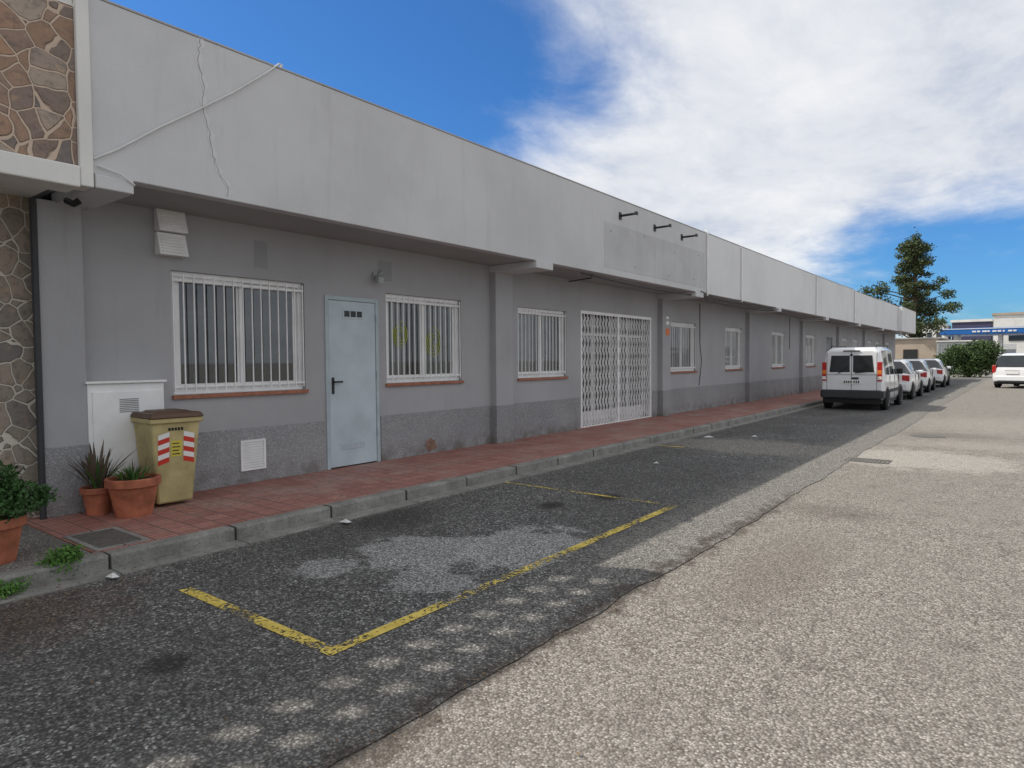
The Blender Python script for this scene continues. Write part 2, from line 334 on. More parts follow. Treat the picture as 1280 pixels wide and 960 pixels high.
# ================================================================ GREY BUILDING
G=empty('grey_commercial_building')
XW=-7.27; XF=-6.30; Y0=2.30; Y1=53.4; ZT=4.66; ZB=3.17
wins=[(3.38,5.04,1.20,2.55,1),(6.39,8.0,1.23,2.53,2),(9.52,11.12,1.22,2.52,0),(16.04,17.72,1.22,2.52,0),(20.0,21.5,1.22,2.52,0),(24.7,26.3,1.22,2.52,0),(29.3,31.0,1.22,2.52,0),(36.2,37.6,1.22,2.52,0),(38.9,40.2,1.22,2.52,0),(43.0,44.4,1.22,2.52,0),(45.6,47.0,1.22,2.52,0),(49.4,50.9,1.22,2.52,0)]
doors=[(5.35,6.235,0.12,2.415),(11.67,14.92,0.12,2.57),(32.9,34.2,0.12,2.5)]
holes=[w[:4] for w in wins]+doors
ys=sorted(set([2.35,Y1]+[h for w in holes for h in w[:2]])); zs=sorted(set([0.0,ZB]+[h for w in holes for h in w[2:4]]))
b=MB()
for i in range(len(ys)-1):
    for j in range(len(zs)-1):
        ya,yb,za,zb=ys[i],ys[i+1],zs[j],zs[j+1]; cy,cz=(ya+yb)/2,(za+zb)/2
        if any(h[0]<cy<h[1] and h[2]<cz<h[3] for h in holes): continue
        b.quad([(XW,ya,za),(XW,yb,za),(XW,yb,zb),(XW,ya,zb)])
for (ya,yb,za,zb) in holes:
    D=XW-0.28
    b.quad([(XW,ya,za),(XW,ya,zb),(D,ya,zb),(D,ya,za)]); b.quad([(XW,yb,zb),(XW,yb,za),(D,yb,za),(D,yb,zb)])
    b.quad([(XW,ya,zb),(XW,yb,zb),(D,yb,zb),(D,ya,zb)]); b.quad([(XW,yb,za),(XW,ya,za),(D,ya,za),(D,yb,za)])
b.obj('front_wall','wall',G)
b=MB(); b.box(-17,-16.8,Y0,Y1,0,ZB); b.box(-16.8,XW-0.6,Y0,Y0+0.04,0,ZB); b.box(-16.8,XW-0.001,Y1-0.2,Y1-0.002,0,ZB); b.obj('rear_and_end_walls','wall',G)
MB().box(-16.8,XW-0.65,Y0+.05,Y1-0.3,0.0,0.02).obj('floor_slab','dark',G)
b=MB(); b.box(XW-0.62,XW-0.6,Y0+.05,Y1-0.25,0.0,ZB-0.01); b.obj('painted_interior_shade_sheet','dark',G)  # near-black sheet: room shade painted in behind the windows
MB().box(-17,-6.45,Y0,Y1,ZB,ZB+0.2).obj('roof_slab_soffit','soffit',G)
secs=[(Y0,15.93,'fascia',0.0,0.0),(15.93,18.4,'fascia2',0.006,0.0),(18.4,26.8,'fascia2',0.0,0.0),(26.8,31.7,'fascia2',0.008,0.0),(31.7,33.9,'fascia2',0.0,0.02),(33.9,40.6,'fascia2',0.012,-0.02),(40.6,47.0,'fascia2',0.0,0.03),(47.0,Y1,'fascia2',0.25,0.0)]
for i,(a,c,m_,dx,dz) in enumerate(secs):
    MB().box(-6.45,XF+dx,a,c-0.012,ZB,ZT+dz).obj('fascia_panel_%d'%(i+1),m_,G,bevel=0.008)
    MB().box(-6.47,XF+dx+0.006,a,c-0.012,ZT+dz+0.001,ZT+dz+0.022).obj('coping_%d'%(i+1),'coping',G,bevel=0.006)
MB().box(XF,XF+0.004,10.95,15.86,3.30,4.16).obj('faded_sign_area','fascia_old',G)
for k in range(8):
    yc=2.42+6.56*k; hw=0.24
    ya,yb=yc-hw,yc+hw
    if k==0: ya=2.13; yb=2.5
    b=MB(); b.box(XW-0.05,XW+0.13,ya,yb,0.12,3.06); b.obj('pilaster_%d'%(k+1),'wall',G,bevel=0.01)
    MB().box(XW-0.05,XW+0.145,ya-0.012,yb+0.012,0.118,0.77).obj('pilaster_plinth_%d'%(k+1),'plinth',G,bevel=0.01)
    if k==0: ya=2.31; yb=2.62
    MB().box(XW-0.05,XF+0.02,ya,yb,3.05,ZB).obj('soffit_beam_%d'%(k+1),'fascia',G,bevel=0.01)
edges=[2.5,5.32,6.26,8.72,9.24,11.62,14.97,15.28,15.8,21.84,22.35,28.38,28.92,32.85,34.25,34.96,35.46,41.5,42.0,48.05,48.55,Y1]
b=MB()
for i in range(0,len(edges)-1,2): b.box(XW-0.02,XW+0.014,edges[i]+0.012,edges[i+1]-0.012,0.1,0.77)
b.obj('plinth','plinth',G,bevel=0.006)
b=MB(); pr=[]
for k in range(18):
    a=2*math.pi*k/18; r=0.12*random.uniform(.75,1.15); pr.append((XW+0.017,7.25+r*math.cos(a)*1.1,0.25+r*math.sin(a)*.9))
b.quad(pr); b.obj('broken_render_patch','brick',G)
b=MB(); b.box(XW,XW+0.003,4.36,4.53,2.68,3.0); b.box(XW,XW+0.003,6.28,6.52,2.70,2.98); b.obj('repainted_patches','wallpatch',G)
cr=[(3.26,4.66),(3.24,4.45),(3.29,4.2),(3.27,4.0),(3.33,3.8),(3.35,3.6),(3.42,3.42),(3.51,3.29),(3.50,3.19)]
rp=[]
for i in range(len(cr)-1):
    for k in range(6):
        f=k/6; rp.append((XF+0.001,cr[i][0]*(1-f)+cr[i+1][0]*f+random.uniform(-.012,.012),cr[i][1]*(1-f)+cr[i+1][1]*f))
b=MB()
for i in range(len(rp)-1):
    w1=0.002+0.0015*random.random(); p,q=rp[i],rp[i+1]; b.quad([(XF+0.004,p[1]-w1,p[2]),(XF+0.004,p[1]+w1,p[2]),(XF+0.004,q[1]+w1,q[2]),(XF+0.004,q[1]-w1,q[2])])
b.obj('fascia_crack','crackm',G)
b=MB()
for i in range(0,len(rp)-1):
    w1=0.035+0.02*math.sin(i*1.3); p,q=rp[i],rp[i+1]; w2=0.035+0.02*math.sin((i+1)*1.3)
    b.quad([(XF+0.002,p[1]-w1*.5,p[2]),(XF+0.002,p[1]+w1,p[2]),(XF+0.002,q[1]+w2,q[2]),(XF+0.002,q[1]-w2*.5,q[2])])
b.obj('crack_filler','fillerm',G)
b=MB(); b.tube([(XF+0.02,4.10,4.70),(XF+0.02,3.95,4.56),(XF+0.02,3.6,4.26),(XF+0.02,3.22,3.97),(XF+0.02,2.85,3.70),(XF+0.02,2.5,3.42),(XF+0.02,2.30,3.29)],0.009)
b.tube([(XF+0.02,2.33,3.24),(XF+0.04,2.5,3.2),(XF+0.03,2.62,3.13),(-6.6,2.66,3.11)],0.008)
b.tube([(XF+0.02,4.10,4.70),(XF-0.05,4.18,4.73),(XF-0.3,4.25,4.71)],0.012)
b.obj('fascia_cable','cable',G,smooth=True)
b=MB()
def sag(p,q,n=10,s=0.05):
    return [tuple(p[i]*(1-k/n)+q[i]*(k/n)-(s*4*(k/n)*(1-k/n) if i==2 else 0) for i in range(3)) for k in range(n+1)]
b.tube(sag((-6.40,10.3,3.13),(-6.40,15.5,3.10),12,0.05),0.012); b.tube(sag((-6.38,15.5,3.08),(-6.38,22.0,3.08),12,0.09),0.014)
b.tube(sag((-6.27,15.6,3.2),(-6.27,18.4,3.16),12,0.08),0.012); b.tube(sag((-6.27,18.4,3.16),(-6.27,22.0,3.12),12,0.10),0.012)
b.tube(sag((-6.42,15.5,3.10),(-6.42,22.0,3.12),12,0.02),0.01); b.tube(sag((-6.40,22,3.10),(-6.40,28.6,3.10),12,0.12),0.012); b.tube(sag((-6.40,28.6,3.10),(-6.40,35.1,3.10),12,0.12),0.012)
b.tube([(XW+0.02,11.2,3.12),(-6.6,11.0,3.12),(-6.4,10.6,3.12)],0.012)
b.tube([(XW+0.02,17.95,3.1),(XW+0.02,17.95,2.0),(XW+0.03,18.05,1.5),(XW+0.02,17.9,0.8)],0.009)
b.tube([(XW+0.02,26.9,3.1),(XW+0.02,26.9,1.9)],0.009)
b.obj('electric_cables','black',G,smooth=True)
b=MB()
for yy,zt in ((15.98,ZT+0.03),(18.5,ZT-0.05)):
    b.tube([(XF+0.035,yy,3.12),(XF+0.035,yy,zt),(XF-0.05,yy,zt+0.06)],0.022,8)
b.tube([(XF+0.03,26.85,3.15),(XF+0.03,26.85,ZT)],0.02,8); b.tube([(XF+0.03,33.9,3.15),(XF+0.03,33.9,ZT)],0.02,8)
b.obj('conduit_pipes','white',G,smooth=True)
b=MB()
for yy in (11.57,13.09,14.5):
    b.box(XF,XF+0.36,yy-0.015,yy+0.015,4.33,4.37); b.box(XF,XF+0.012,yy-0.05,yy+0.05,4.28,4.42); b.box(XF+0.34,XF+0.37,yy-0.04,yy+0.04,4.325,4.385)
b.obj('sign_brackets','black',G)
b=MB()
for yy,zz_ in ((11.2,4.0),(12.6,4.1),(14.1,3.95),(15.5,4.05),(12.2,3.42),(13.8,3.4),(15.2,3.45)):
    b.box(XF,XF+0.006,yy-0.012,yy+0.012,zz_-0.015,zz_+0.015)
b.obj('anchor_holes','bumper',G)
def window(y0,y1,z0,z1,kind,name):
    W=empty(name); W.parent=G
    xf=XW-0.055
    b=MB(); t_=0.06; d0,d1=xf-0.06,xf
    b.box(d0,d1,y0,y1,z1-t_,z1); b.box(d0,d1,y0,y1,z0,z0+t_); b.box(d0,d1,y0,y0+t_,z0+t_,z1-t_); b.box(d0,d1,y1-t_,y1,z0+t_,z1-t_)
    ym=(y0+y1)/2; s=0.055
    for (a,c,dd) in ((y0+t_,ym+0.04,0.0),(ym-0.04,y1-t_,-0.024)):
        e0,e1=d0+0.014+dd,d1-0.012+dd
        b.box(e0,e1,a,a+s,z0+t_,z1-t_); b.box(e0,e1,c-s,c,z0+t_,z1-t_); b.box(e0,e1,a+s,c-s,z1-t_-s,z1-t_); b.box(e0,e1,a+s,c-s,z0+t_,z0+t_+s)
    b.obj('frame','white',W,bevel=0.004,seg=1)
    b=MB(); b.quad([(xf-0.045,y0+t_,z0+t_),(xf-0.045,y1-t_,z0+t_),(xf-0.045,y1-t_,z1-t_),(xf-0.045,y0+t_,z1-t_)]); b.obj('glass_panes','glass',W)
    b=MB(); xb=xf-0.17
    n=int((y1-y0)/0.02); gap=random.uniform(.38,.5); gw=random.uniform(.08,.25)
    for i in range(n):
        ya=y0+i*(y1-y0)/n; yb=y0+(i+1)*(y1-y0)/n; fr=(ya-y0)/(y1-y0)
        if kind==1:
            f=i%5
            if f==4: continue
            xa=xb+0.014*f; xc=xb+0.014*(f+1); zl=z0+0.05
        else:
            xa=xb+0.03*math.sin(i*0.75)+0.012*math.sin(i*.31); xc=xb+0.03*math.sin((i+1)*0.75)+0.012*math.sin((i+1)*.31); zl=z0+0.02
            if gap<fr<gap+gw: continue
        b.quad([(xa,ya,zl),(xc,yb,zl),(xc,yb,z1),(xa,ya,z1)])
    b.obj('curtain','blind' if kind==1 else 'curtain',W)
    b=MB(); xg=XW-0.012; nb=max(9,int(round((y1-y0)/0.118)))
    for i in range(nb+1):
        yy=y0+0.02+(y1-y0-0.04)*i/nb
        b.box(xg-0.006,xg+0.006,yy-0.006,yy+0.006,z0+0.04,z1-0.03)
    for zz_ in (z0+0.09,z1-0.10): b.box(xg-0.009,xg-0.0035,y0+0.001,y1-0.001,zz_-0.012,zz_+0.012)
    b.obj('security_bars','white',W)
    MB().box(XW-0.28,XW+0.04,y0-0.02,y1+0.02,z0-0.045,z0-0.001).obj('sill','sill',W,bevel=0.004)
for i,w_ in enumerate(wins): window(*w_[:4],w_[4],'window_%d'%(i+1))
b=MB()
for (cy,cz,R) in ((6.75,1.95,0.15),(7.45,1.85,0.18)):
    for k in range(4):
        r=R*(0.35+0.25*k); pts=[(XW-0.092,cy+r*math.cos(a)*0.85,cz+r*math.sin(a)*1.15) for a in np.linspace(0.9*k,0.9*k+5.2,16)]
        b.tube(pts,0.006,4)
b.obj('window_decal','graff',G)
D=empty('steel_door'); D.parent=G
b=MB(); y0,y1,z1=5.35,6.235,2.415
b.box(XW-0.06,XW+0.02,y0-0.01,y0+0.045,0.12,z1+0.01); b.box(XW-0.06,XW+0.02,y1-0.045,y1+0.01,0.12,z1+0.01); b.box(XW-0.06,XW+0.02,y0+0.045,y1-0.045,z1-0.045,z1+0.01); b.obj('frame','doorframe',D,bevel=0.004)
MB().box(XW-0.05,XW+0.012,y0+0.05,y1-0.05,0.135,z1-0.05).obj('leaf','door',D,bevel=0.005)
b=MB(); b.box(XW+0.012,XW+0.02,5.62,5.98,2.13,2.26); b.box(XW+0.012,XW+0.018,5.56,5.98,0.36,0.46); b.obj('vent_frames','door',D,bevel=0.003)
b=MB()
for i in range(3): b.box(XW+0.02,XW+0.024,5.65+i*0.105,5.735+i*0.105,2.155,2.235)
b.obj('vent_slots','bumper',D)
b=MB()
for i in range(4): b.box(XW+0.018,XW+0.021,5.59+i*0.1,5.66+i*0.1,0.385,0.435)
b.obj('lower_vent_slots','doorframe',D)
b=MB(); b.box(XW+0.012,XW+0.022,5.43,5.47,1.12,1.34); b.box(XW+0.022,XW+0.06,5.44,5.46,1.27,1.29); b.box(XW+0.05,XW+0.065,5.44,5.58,1.268,1.292); b.obj('handle','black',D,bevel=0.004)
b=MB()
for z_ in (0.5,1.3,2.1): b.tube([(XW+0.025,6.2,z_),(XW+0.025,6.2,z_+0.1)],0.012,8)
b.obj('hinges','doorframe',D)
L=empty('security_floodlight',(XW,6.2,2.76)); L.parent=G
b=MB(); b.box(0,0.03,-0.04,0.04,-0.05,0.05); b.tube([(0.03,0,0),(0.09,0,0.0)],0.012,8); b.hexa([(0.07,-.05,-0.1),(0.14,-.05,-0.12),(0.14,.05,-0.12),(0.07,.05,-0.1),(0.08,-.05,0.0),(0.15,-.05,-0.03),(0.15,.05,-0.03),(0.08,.05,0.0)]); b.tube([(0.02,0.03,-0.02),(0.05,0.10,0.06)],0.025,10); b.obj('lamp_housing','greymetal',L,bevel=0.004)
Gt=empty('folding_security_gate'); Gt.parent=G
ya,yb,za,zb=11.67,14.92,0.13,2.57; xg=XW-0.03
b=MB(); b.box(xg-0.03,xg+0.03,ya,ya+0.05,za,zb-0.06); b.box(xg-0.03,xg+0.03,yb-0.05,yb,za,zb-0.06); b.box(xg-0.035,xg+0.035,ya,yb,zb-0.06,zb); b.box(xg-0.03,xg+0.03,ya+0.05,yb-0.05,za,za+0.02)
nb=24; st=(yb-ya-0.1)/nb
for i in range(1,nb):
    yy=ya+0.05+i*st; b.box(xg-0.010,xg+0.010,yy-0.009,yy+0.009,za+0.02,zb-0.06)
b.box(xg-0.02,xg+0.02,(ya+yb)/2-0.04,(ya+yb)/2+0.04,za+0.02,zb-0.06)
b.obj('uprights','white',Gt)
b=MB(); nz=8; dz=(zb-za-0.2)/nz
for i in range(nb):
    for j in range(nz):
        yy=ya+0.05+i*st; z_=za+0.08+j*dz
        b.tube([(xg+0.014,yy,z_),(xg+0.014,yy+st,z_+dz)],0.007,4); b.tube([(xg+0.020,yy,z_+dz),(xg+0.020,yy+st,z_)],0.007,4)
b.obj('scissor_lattice','white',Gt)
b=MB(); xd=XW-0.26
for k in range(5):
    yy=ya+k*(yb-ya-0.06)/4; b.box(xd,xd+0.05,yy,yy+0.06,za,zb)
b.box(xd,xd+0.048,ya+.06,yb-.06,zb-0.5,zb-0.44); b.box(xd,xd+0.048,ya+.06,yb-.06,za,za+0.3); b.obj('shopfront_frame','white',Gt)
MB().quad([(xd+0.02,ya,za),(xd+0.02,yb,za),(xd+0.02,yb,zb),(xd+0.02,ya,zb)]).obj('shopfront_glass','glass',Gt)
MB().box(XW-0.28,XW+0.03,ya,yb,0.0,0.128).obj('threshold','tile',Gt)
b=MB(); b.box(XW-0.1,XW-0.06,32.9,34.2,0.12,2.5); b.obj('far_door','blind',G)
V=empty('louvred_vent_hood',(XW,3.37,2.69)); V.parent=G
b=MB()
for z0_ in (0.0,0.25):
    p=[(0,-.15,z0_),(0.13,-.15,z0_),(0.13,.15,z0_),(0,.15,z0_),(0,-.15,z0_+.24),(0.055,-.15,z0_+.24),(0.055,.15,z0_+.24),(0,.15,z0_+.24)]; b.hexa(p)
b.obj('hood','white',V,bevel=0.004)
b=MB()
for z0_ in (0.0,0.25):
    for i in range(6):
        f0=(0.03+0.032*i)/0.24; x_=0.13-0.075*f0
        b.box(x_-0.004,x_+0.016,-.12,.12,z0_+0.03+0.032*i,z0_+0.040+0.032*i)
b.obj('louvre_blades','white',V)
V2=empty('wall_vent_grille',(XW+0.014,4.28,0.27)); V2.parent=G
b=MB(); b.box(0,0.02,-.16,-.135,0,.36); b.box(0,0.02,.135,.16,0,.36); b.box(0,0.02,-.135,.135,0,.025); b.box(0,0.02,-.135,.135,.335,.36); b.box(0,0.004,-.135,.135,.025,.335)
for i in range(10): b.box(0.006,0.019,-.135,.135,.035+i*.030,.048+i*.030)
b.obj('grille','white',V2)
C=empty('electric_meter_cabinet',(XW,2.86,0.4)); C.parent=G
MB().box(0,0.13,-.36,.36,0,.95).obj('cabinet_body','white',C,bevel=0.01)
b=MB(); b.box(0.13,0.142,-.32,.32,.04,.87); b.obj('cabinet_door','white',C,bevel=0.006)
b=MB()
for i in range(8): b.box(0.142,0.147,-0.08,0.1,0.66+i*.018,0.668+i*.018)
b.obj('cabinet_vent','blind',C)
MB().box(-0.001,0.16,-.38,.38,.95,.975).obj('cabinet_top','white',C,bevel=0.006)
b=MB(); b.box(XW+0.131,XW+0.134,15.5,15.66,2.42,2.5,0); b.box(XW+0.131,XW+0.135,15.47,15.69,2.15,2.32,1); b.box(XW+0.131,XW+0.134,15.5,15.64,2.56,2.62,0); b.obj('wall_number_signs',['plate','signorange'],G)
MB().tube([(-7.12,2.10,0.11),(-7.12,2.10,3.05)],0.028,10).obj('downpipe','bumper',G,smooth=True)
b=MB(); b.tube([(-6.85,2.28,3.02),(-6.75,2.3,2.98),(-6.72,2.34,3.01)],0.03,8); b.obj('camera_cluster','black',G)

# ================================================================ STONE BUILDING
B=empty('stone_clad_building')
MB().box(-6.45,-6.30,-8,2.185,3.20,4.52).obj('stone_fascia','stone',B)
MB().box(-6.47,-6.255,2.19,2.292,3.04,5.26).obj('white_edge_trim','whitewall',B,bevel=0.01)
MB().box(-6.55,-6.24,-8,2.186,3.02,3.198).obj('white_band','whitewall',B,bevel=0.012)
MB().box(XW,-6.55,-8,2.12,3.08,3.2).obj('soffit','whitewall',B)
MB().box(-17,-6.47,-8,2.19,3.99,4.15).obj('roof_slab','coping',B)
MB().box(-7.5,XW,-8,2.12,0,3.2).obj('stone_wall','stone_low',B)
b=MB(); b.box(-17,-16.8,-8,2.2,0,4); b.box(-16.8,-7.5,-8,-7.8,0,4); b.obj('rear_walls','whitewall',B)
b=MB(); b.box(-6.36,-6.31,-8,2.19,4.52,4.55); b.box(-6.36,-6.31,-8,2.19,4.77,4.88); b.box(-6.38,-6.29,-8,2.19,5.10,5.26)
yy=2.14
while yy>-8:
    b.box(-6.36,-6.31,yy-0.085,yy+0.045,4.55,4.77); b.box(-6.36,-6.31,yy-0.085,yy+0.045,4.88,5.10); yy-=0.27
b.obj('perforated_parapet','whitewall',B)

# ================================================================ BIN, POTS, PLANTS
R=empty('wheelie_bin',(-6.88,3.12,0.12),RAD(-3))
def frus(b,x0,x1,y,z0,X0,X1,Y,z1,m=0): b.hexa([(x0,-y,z0),(x1,-y,z0),(x1,y,z0),(x0,y,z0),(X0,-Y,z1),(X1,-Y,z1),(X1,Y,z1),(X0,Y,z1)],m)
b=MB(); frus(b,-0.19,0.17,0.175,0.03,-0.25,0.24,0.235,0.86); b.obj('body','bin',R,bevel=0.025,smooth=True)
b=MB(); frus(b,-0.27,0.265,0.255,0.835,-0.27,0.265,0.255,0.885); b.obj('rim','bin',R,bevel=0.012,smooth=True)
b=MB(); frus(b,-0.26,0.28,0.262,0.888,-0.25,0.25,0.24,0.935); b.box(-0.31,-0.26,-0.2,0.2,0.87,0.93); frus(b,-0.2,0.2,0.18,0.93,-0.15,0.15,0.15,0.955); b.obj('lid','lid',R,bevel=0.012,smooth=True)
b=MB()
for s in (-1,1):
    vs=MB().lathe([(0.05,-0.025),(0.1,-0.025),(0.1,0.025),(0.05,0.025)],(0,0,0),'Z',20); b.add([(p[0]-0.2,s*0.2+p[2],p[1]+0.1) for p in vs.v],vs.f)
b.obj('wheels','rubber',R)
b=MB()
def fx(z): return 0.17+(z-0.03)/0.83*0.07
def fy(z): return 0.175+(z-0.03)/0.83*0.06
for s in (-1,1):
    za_,zb_=0.42,0.72
    for k in range(6):
        a=za_+k*(zb_-za_)/6; c_=za_+(k+1)*(zb_-za_)/6
        yo,yi=s*(fy(0.42)-0.03),s*(fy(0.42)-0.03-0.105)
        sh=0.03
        b.quad([(fx(a)+0.003,yo,a),(fx(a+sh)+0.003,yi,a+sh),(fx(c_+sh)+0.003,yi,c_+sh),(fx(c_)+0.003,yo,c_)],k%2)
b.obj('reflective_stripes',['refl_red','plate'],R)
b=MB(); b.quad([(fx(.5)+.003,-.05,.5),(fx(.5)+.003,.05,.5),(fx(.66)+.003,.05,.66),(fx(.66)+.003,-.05,.66)],0)
for i in range(4): z_=.52+i*.035; b.quad([(fx(z_)+.005,-.04,z_),(fx(z_)+.005,.035-.01*(i%2),z_),(fx(z_+.01)+.005,.035-.01*(i%2),z_+.01),(fx(z_+.01)+.005,-.04,z_+.01)],1)
for i in range(5): z_=.76; y_=-.08+i*.03; b.quad([(fx(z_)+.004,y_,z_),(fx(z_)+.004,y_+.022,z_),(fx(z_+.03)+.004,y_+.022,z_+.03),(fx(z_+.03)+.004,y_,z_+.03)],1)
b.obj('label',['sticker','black'],R)

def pot(root,r,h):
    prof=[(r*.62,0),(r*.66,0.0),(r*.88,h*.78),(r*.97,h*.78),(r,h*.80),(r,h*.98),(r*.97,h),(r*.87,h),(r*.85,h*.9)]
    MB().lathe(prof,capt=True).obj('pot','pot',root,smooth=True,ang=40)
    MB().lathe([(r*.001,h*.9),(r*.86,h*.905)],capt=False).obj('soil','soil',root)
def leaves(name,mat,root,centres,n,size,aspect=0.5,shell=0.5,droop=0.0):
    V=[];F=[]
    cs=np.array([c[:3] for c in centres]); rs=np.array([c[3:6] for c in centres]); vol=rs.prod(1)**0.67; pr=vol/vol.sum()
    idx=rng.choice(len(cs),n,p=pr); d=rng.normal(size=(n,3)); d/=np.linalg.norm(d,axis=1)[:,None]
    rad=shell+(1-shell)*rng.random(n)**0.6; rad*=1+0.14*rng.normal(size=n)
    P=cs[idx]+d*rs[idx]*rad[:,None]
    nrm=d*0.6+rng.normal(size=(n,3))*0.8; nrm/=np.linalg.norm(nrm,axis=1)[:,None]
    a=np.cross(nrm,rng.normal(size=(n,3))); a/=np.linalg.norm(a,axis=1)[:,None]; b_=np.cross(nrm,a)
    s=size*(0.6+0.8*rng.random(n))[:,None]
    for i in range(n):
        p=P[i]; A=a[i]*s[i]; Bv=b_[i]*s[i]*aspect; N_=nrm[i]*s[i]*0.15
        o=len(V); V+= [tuple(p-A),tuple(p+Bv+N_),tuple(p+A),tuple(p-Bv+N_)]; F.append((o,o+1,o+2,o+3))
    m=MB(); m.v=V; m.f=F; m.mi=[0]*len(F); return m.obj(name,mat,root)
P=empty('potted_shrub',(-5.9,1.42,0.112)); pot(P,0.21,0.33)
leaves('foliage','leaf_pot',P,[(0,0,0.50,0.22,0.22,0.16),(0.08,0.16,0.46,0.16,0.18,0.13),(-0.05,-0.15,0.48,0.16,0.18,0.14),(0,0.05,0.62,0.15,0.15,0.1),(0.12,0.02,0.40,0.14,0.2,0.1),(0.05,0.30,0.44,0.08,0.1,0.08)],3000,0.021,0.5,0.2)
b=MB()
for i in range(9): a=random.uniform(0,6.28); b.tube([(0,0,0.28),(0.07*math.cos(a),0.07*math.sin(a),0.42),(0.17*math.cos(a),0.17*math.sin(a),0.55)],[0.01,0.007,0.003],5)
b.obj('stems','bark',P)
def blades(name,mat,root,n,L,W_,z0,spread,curl,r0=0.08):
    b=MB()
    for i in range(n):
        a=random.uniform(0,6.28); sp=random.uniform(0.15,1)*spread; l=L*random.uniform(.55,1); r_=random.uniform(0,r0)
        base=Vector((r_*math.cos(a),r_*math.sin(a),z0)); side=Vector((-math.sin(a),math.cos(a),0)); pv_=None; K=6
        for k in range(K+1):
            f=k/K; out=sp*l*(f**(1+curl)); up=l*(f*math.sqrt(max(0.05,1-sp*sp*0.5)) - curl*0.5*f*f*sp)
            p=base+Vector((math.cos(a)*out,math.sin(a)*out,up)); w_=W_*(math.sin(math.pi*min(1,0.15+0.85*f))*0.9+0.08) if k<K else 0.001
            cur=(p-side*w_,p+side*w_)
            if pv_: b.quad([pv_[0],pv_[1],cur[1],cur[0]])
            pv_=cur
    return b.obj(name,mat,root)
P=empty('potted_fern',(-6.62,2.68,0.12)); pot(P,0.235,0.36)
blades('fronds','leaf_fern',P,46,0.24,0.010,0.32,1.0,0.7,0.14)
blades('dry_fronds','leaf_spike',P,14,0.26,0.007,0.32,0.9,0.4,0.1)
P=empty('potted_spiky_plant',(-6.95,2.50,0.12)); pot(P,0.15,0.26)
blades('leaves','leaf_spike',P,34,0.52,0.018,0.22,0.75,0.35,0.06)
blades('green_leaves','leaf_fern',P,14,0.40,0.014,0.22,0.8,0.3,0.05)
P=empty('weed_clump',(-5.45,1.70,0.0)); leaves('foliage','leaf_weed',P,[(0,0,0.12,0.12,0.15,0.12),(0.03,0.06,0.18,0.08,0.08,0.07)],900,0.016,0.5,0.1)
P=empty('weed_clump',(-5.35,1.32,0.0)); leaves('foliage','leaf_weed',P,[(0,0,0.05,0.12,0.2,0.06)],600,0.015,0.5,0.1)
for i,(x,y,z,s) in enumerate([(-5.1,3.95,0.014,0.06),(-5.15,1.93,0.013,0.05),(-4.9,12.6,0.0,0.1),(-4.3,9.0,0.0,0.04),(-4.2,13.2,0.0,0.06)]):
    b=MB()
    b.add([(-s,-s*.6,0.004),(s,-s*.5,0.012),(s*.8,s*.6,0.004),(-s*.7,s*.5,0.02),(0,0,0.035)],[(0,1,4),(1,2,4),(2,3,4),(3,0,4)])
    o=b.obj('paper_litter','paper'); o.location=(x,y,z)
b=MB()
for i in range(900):
    q=random.random()
    if q<.45: x,y=random.gauss(-5.12,0.1),random.uniform(.6,10)
    elif q<.75: x,y=random.gauss(-4.9,.3),random.gauss(1.2,.6)
    elif q<.87: x,y=random.gauss(-2.08,.07),random.uniform(1,8)
    else: x,y=random.uniform(-5.3,-1),random.uniform(0.8,9)
    if x<-5.36: continue
    s=random.uniform(0.005,0.016); a=random.uniform(0,6.28); z=0.016 if x<-5.18 else 0.005
    b.add([(x+s*math.cos(a),y+s*math.sin(a),z),(x+s*.5*math.cos(a+1.8),y+s*.5*math.sin(a+1.8),z+s*.4),(x-s*math.cos(a),y-s*math.sin(a),z),(x+s*.5*math.cos(a-1.8),y+s*.5*math.sin(a-1.8),z+0.001)],[(0,1,2,3)])
b.obj('dry_leaf_litter','leaf_dry')

# ================================================================ VEHICLES
def wheel(root,x,y,r,side,nm):
    b=MB(); s=side; w=0.19
    prof=[(r*.60,0.0),(r*.86,0.012),(r*.97,-0.005),(r,-0.04),(r,-w+0.03),(r*.9,-w)]
    b.lathe([(p[0],s*p[1]) for p in prof],(x,y,r),'X',32,0)
    b.lathe([(0.001,s*(-0.008)),(r*.14,s*(-0.004)),(r*.18,-s*0.022),(r*.50,-s*0.018),(r*.62,s*0.004)],(x,y,r),'X',32,1,capt=False)
    for k in range(7):
        a=2*math.pi*k/7; r1,r2=r*.24,r*.47; q=0.16
        b.add([(x-s*.012,y+r1*math.cos(a-q),r+r1*math.sin(a-q)),(x-s*.012,y+r2*math.cos(a-q),r+r2*math.sin(a-q)),(x-s*.012,y+r2*math.cos(a+q),r+r2*math.sin(a+q)),(x-s*.012,y+r1*math.cos(a+q),r+r1*math.sin(a+q))],[(0,1,2,3)],2)
    b.obj(nm,['rubber','rim','black'],root,smooth=True,ang=35)
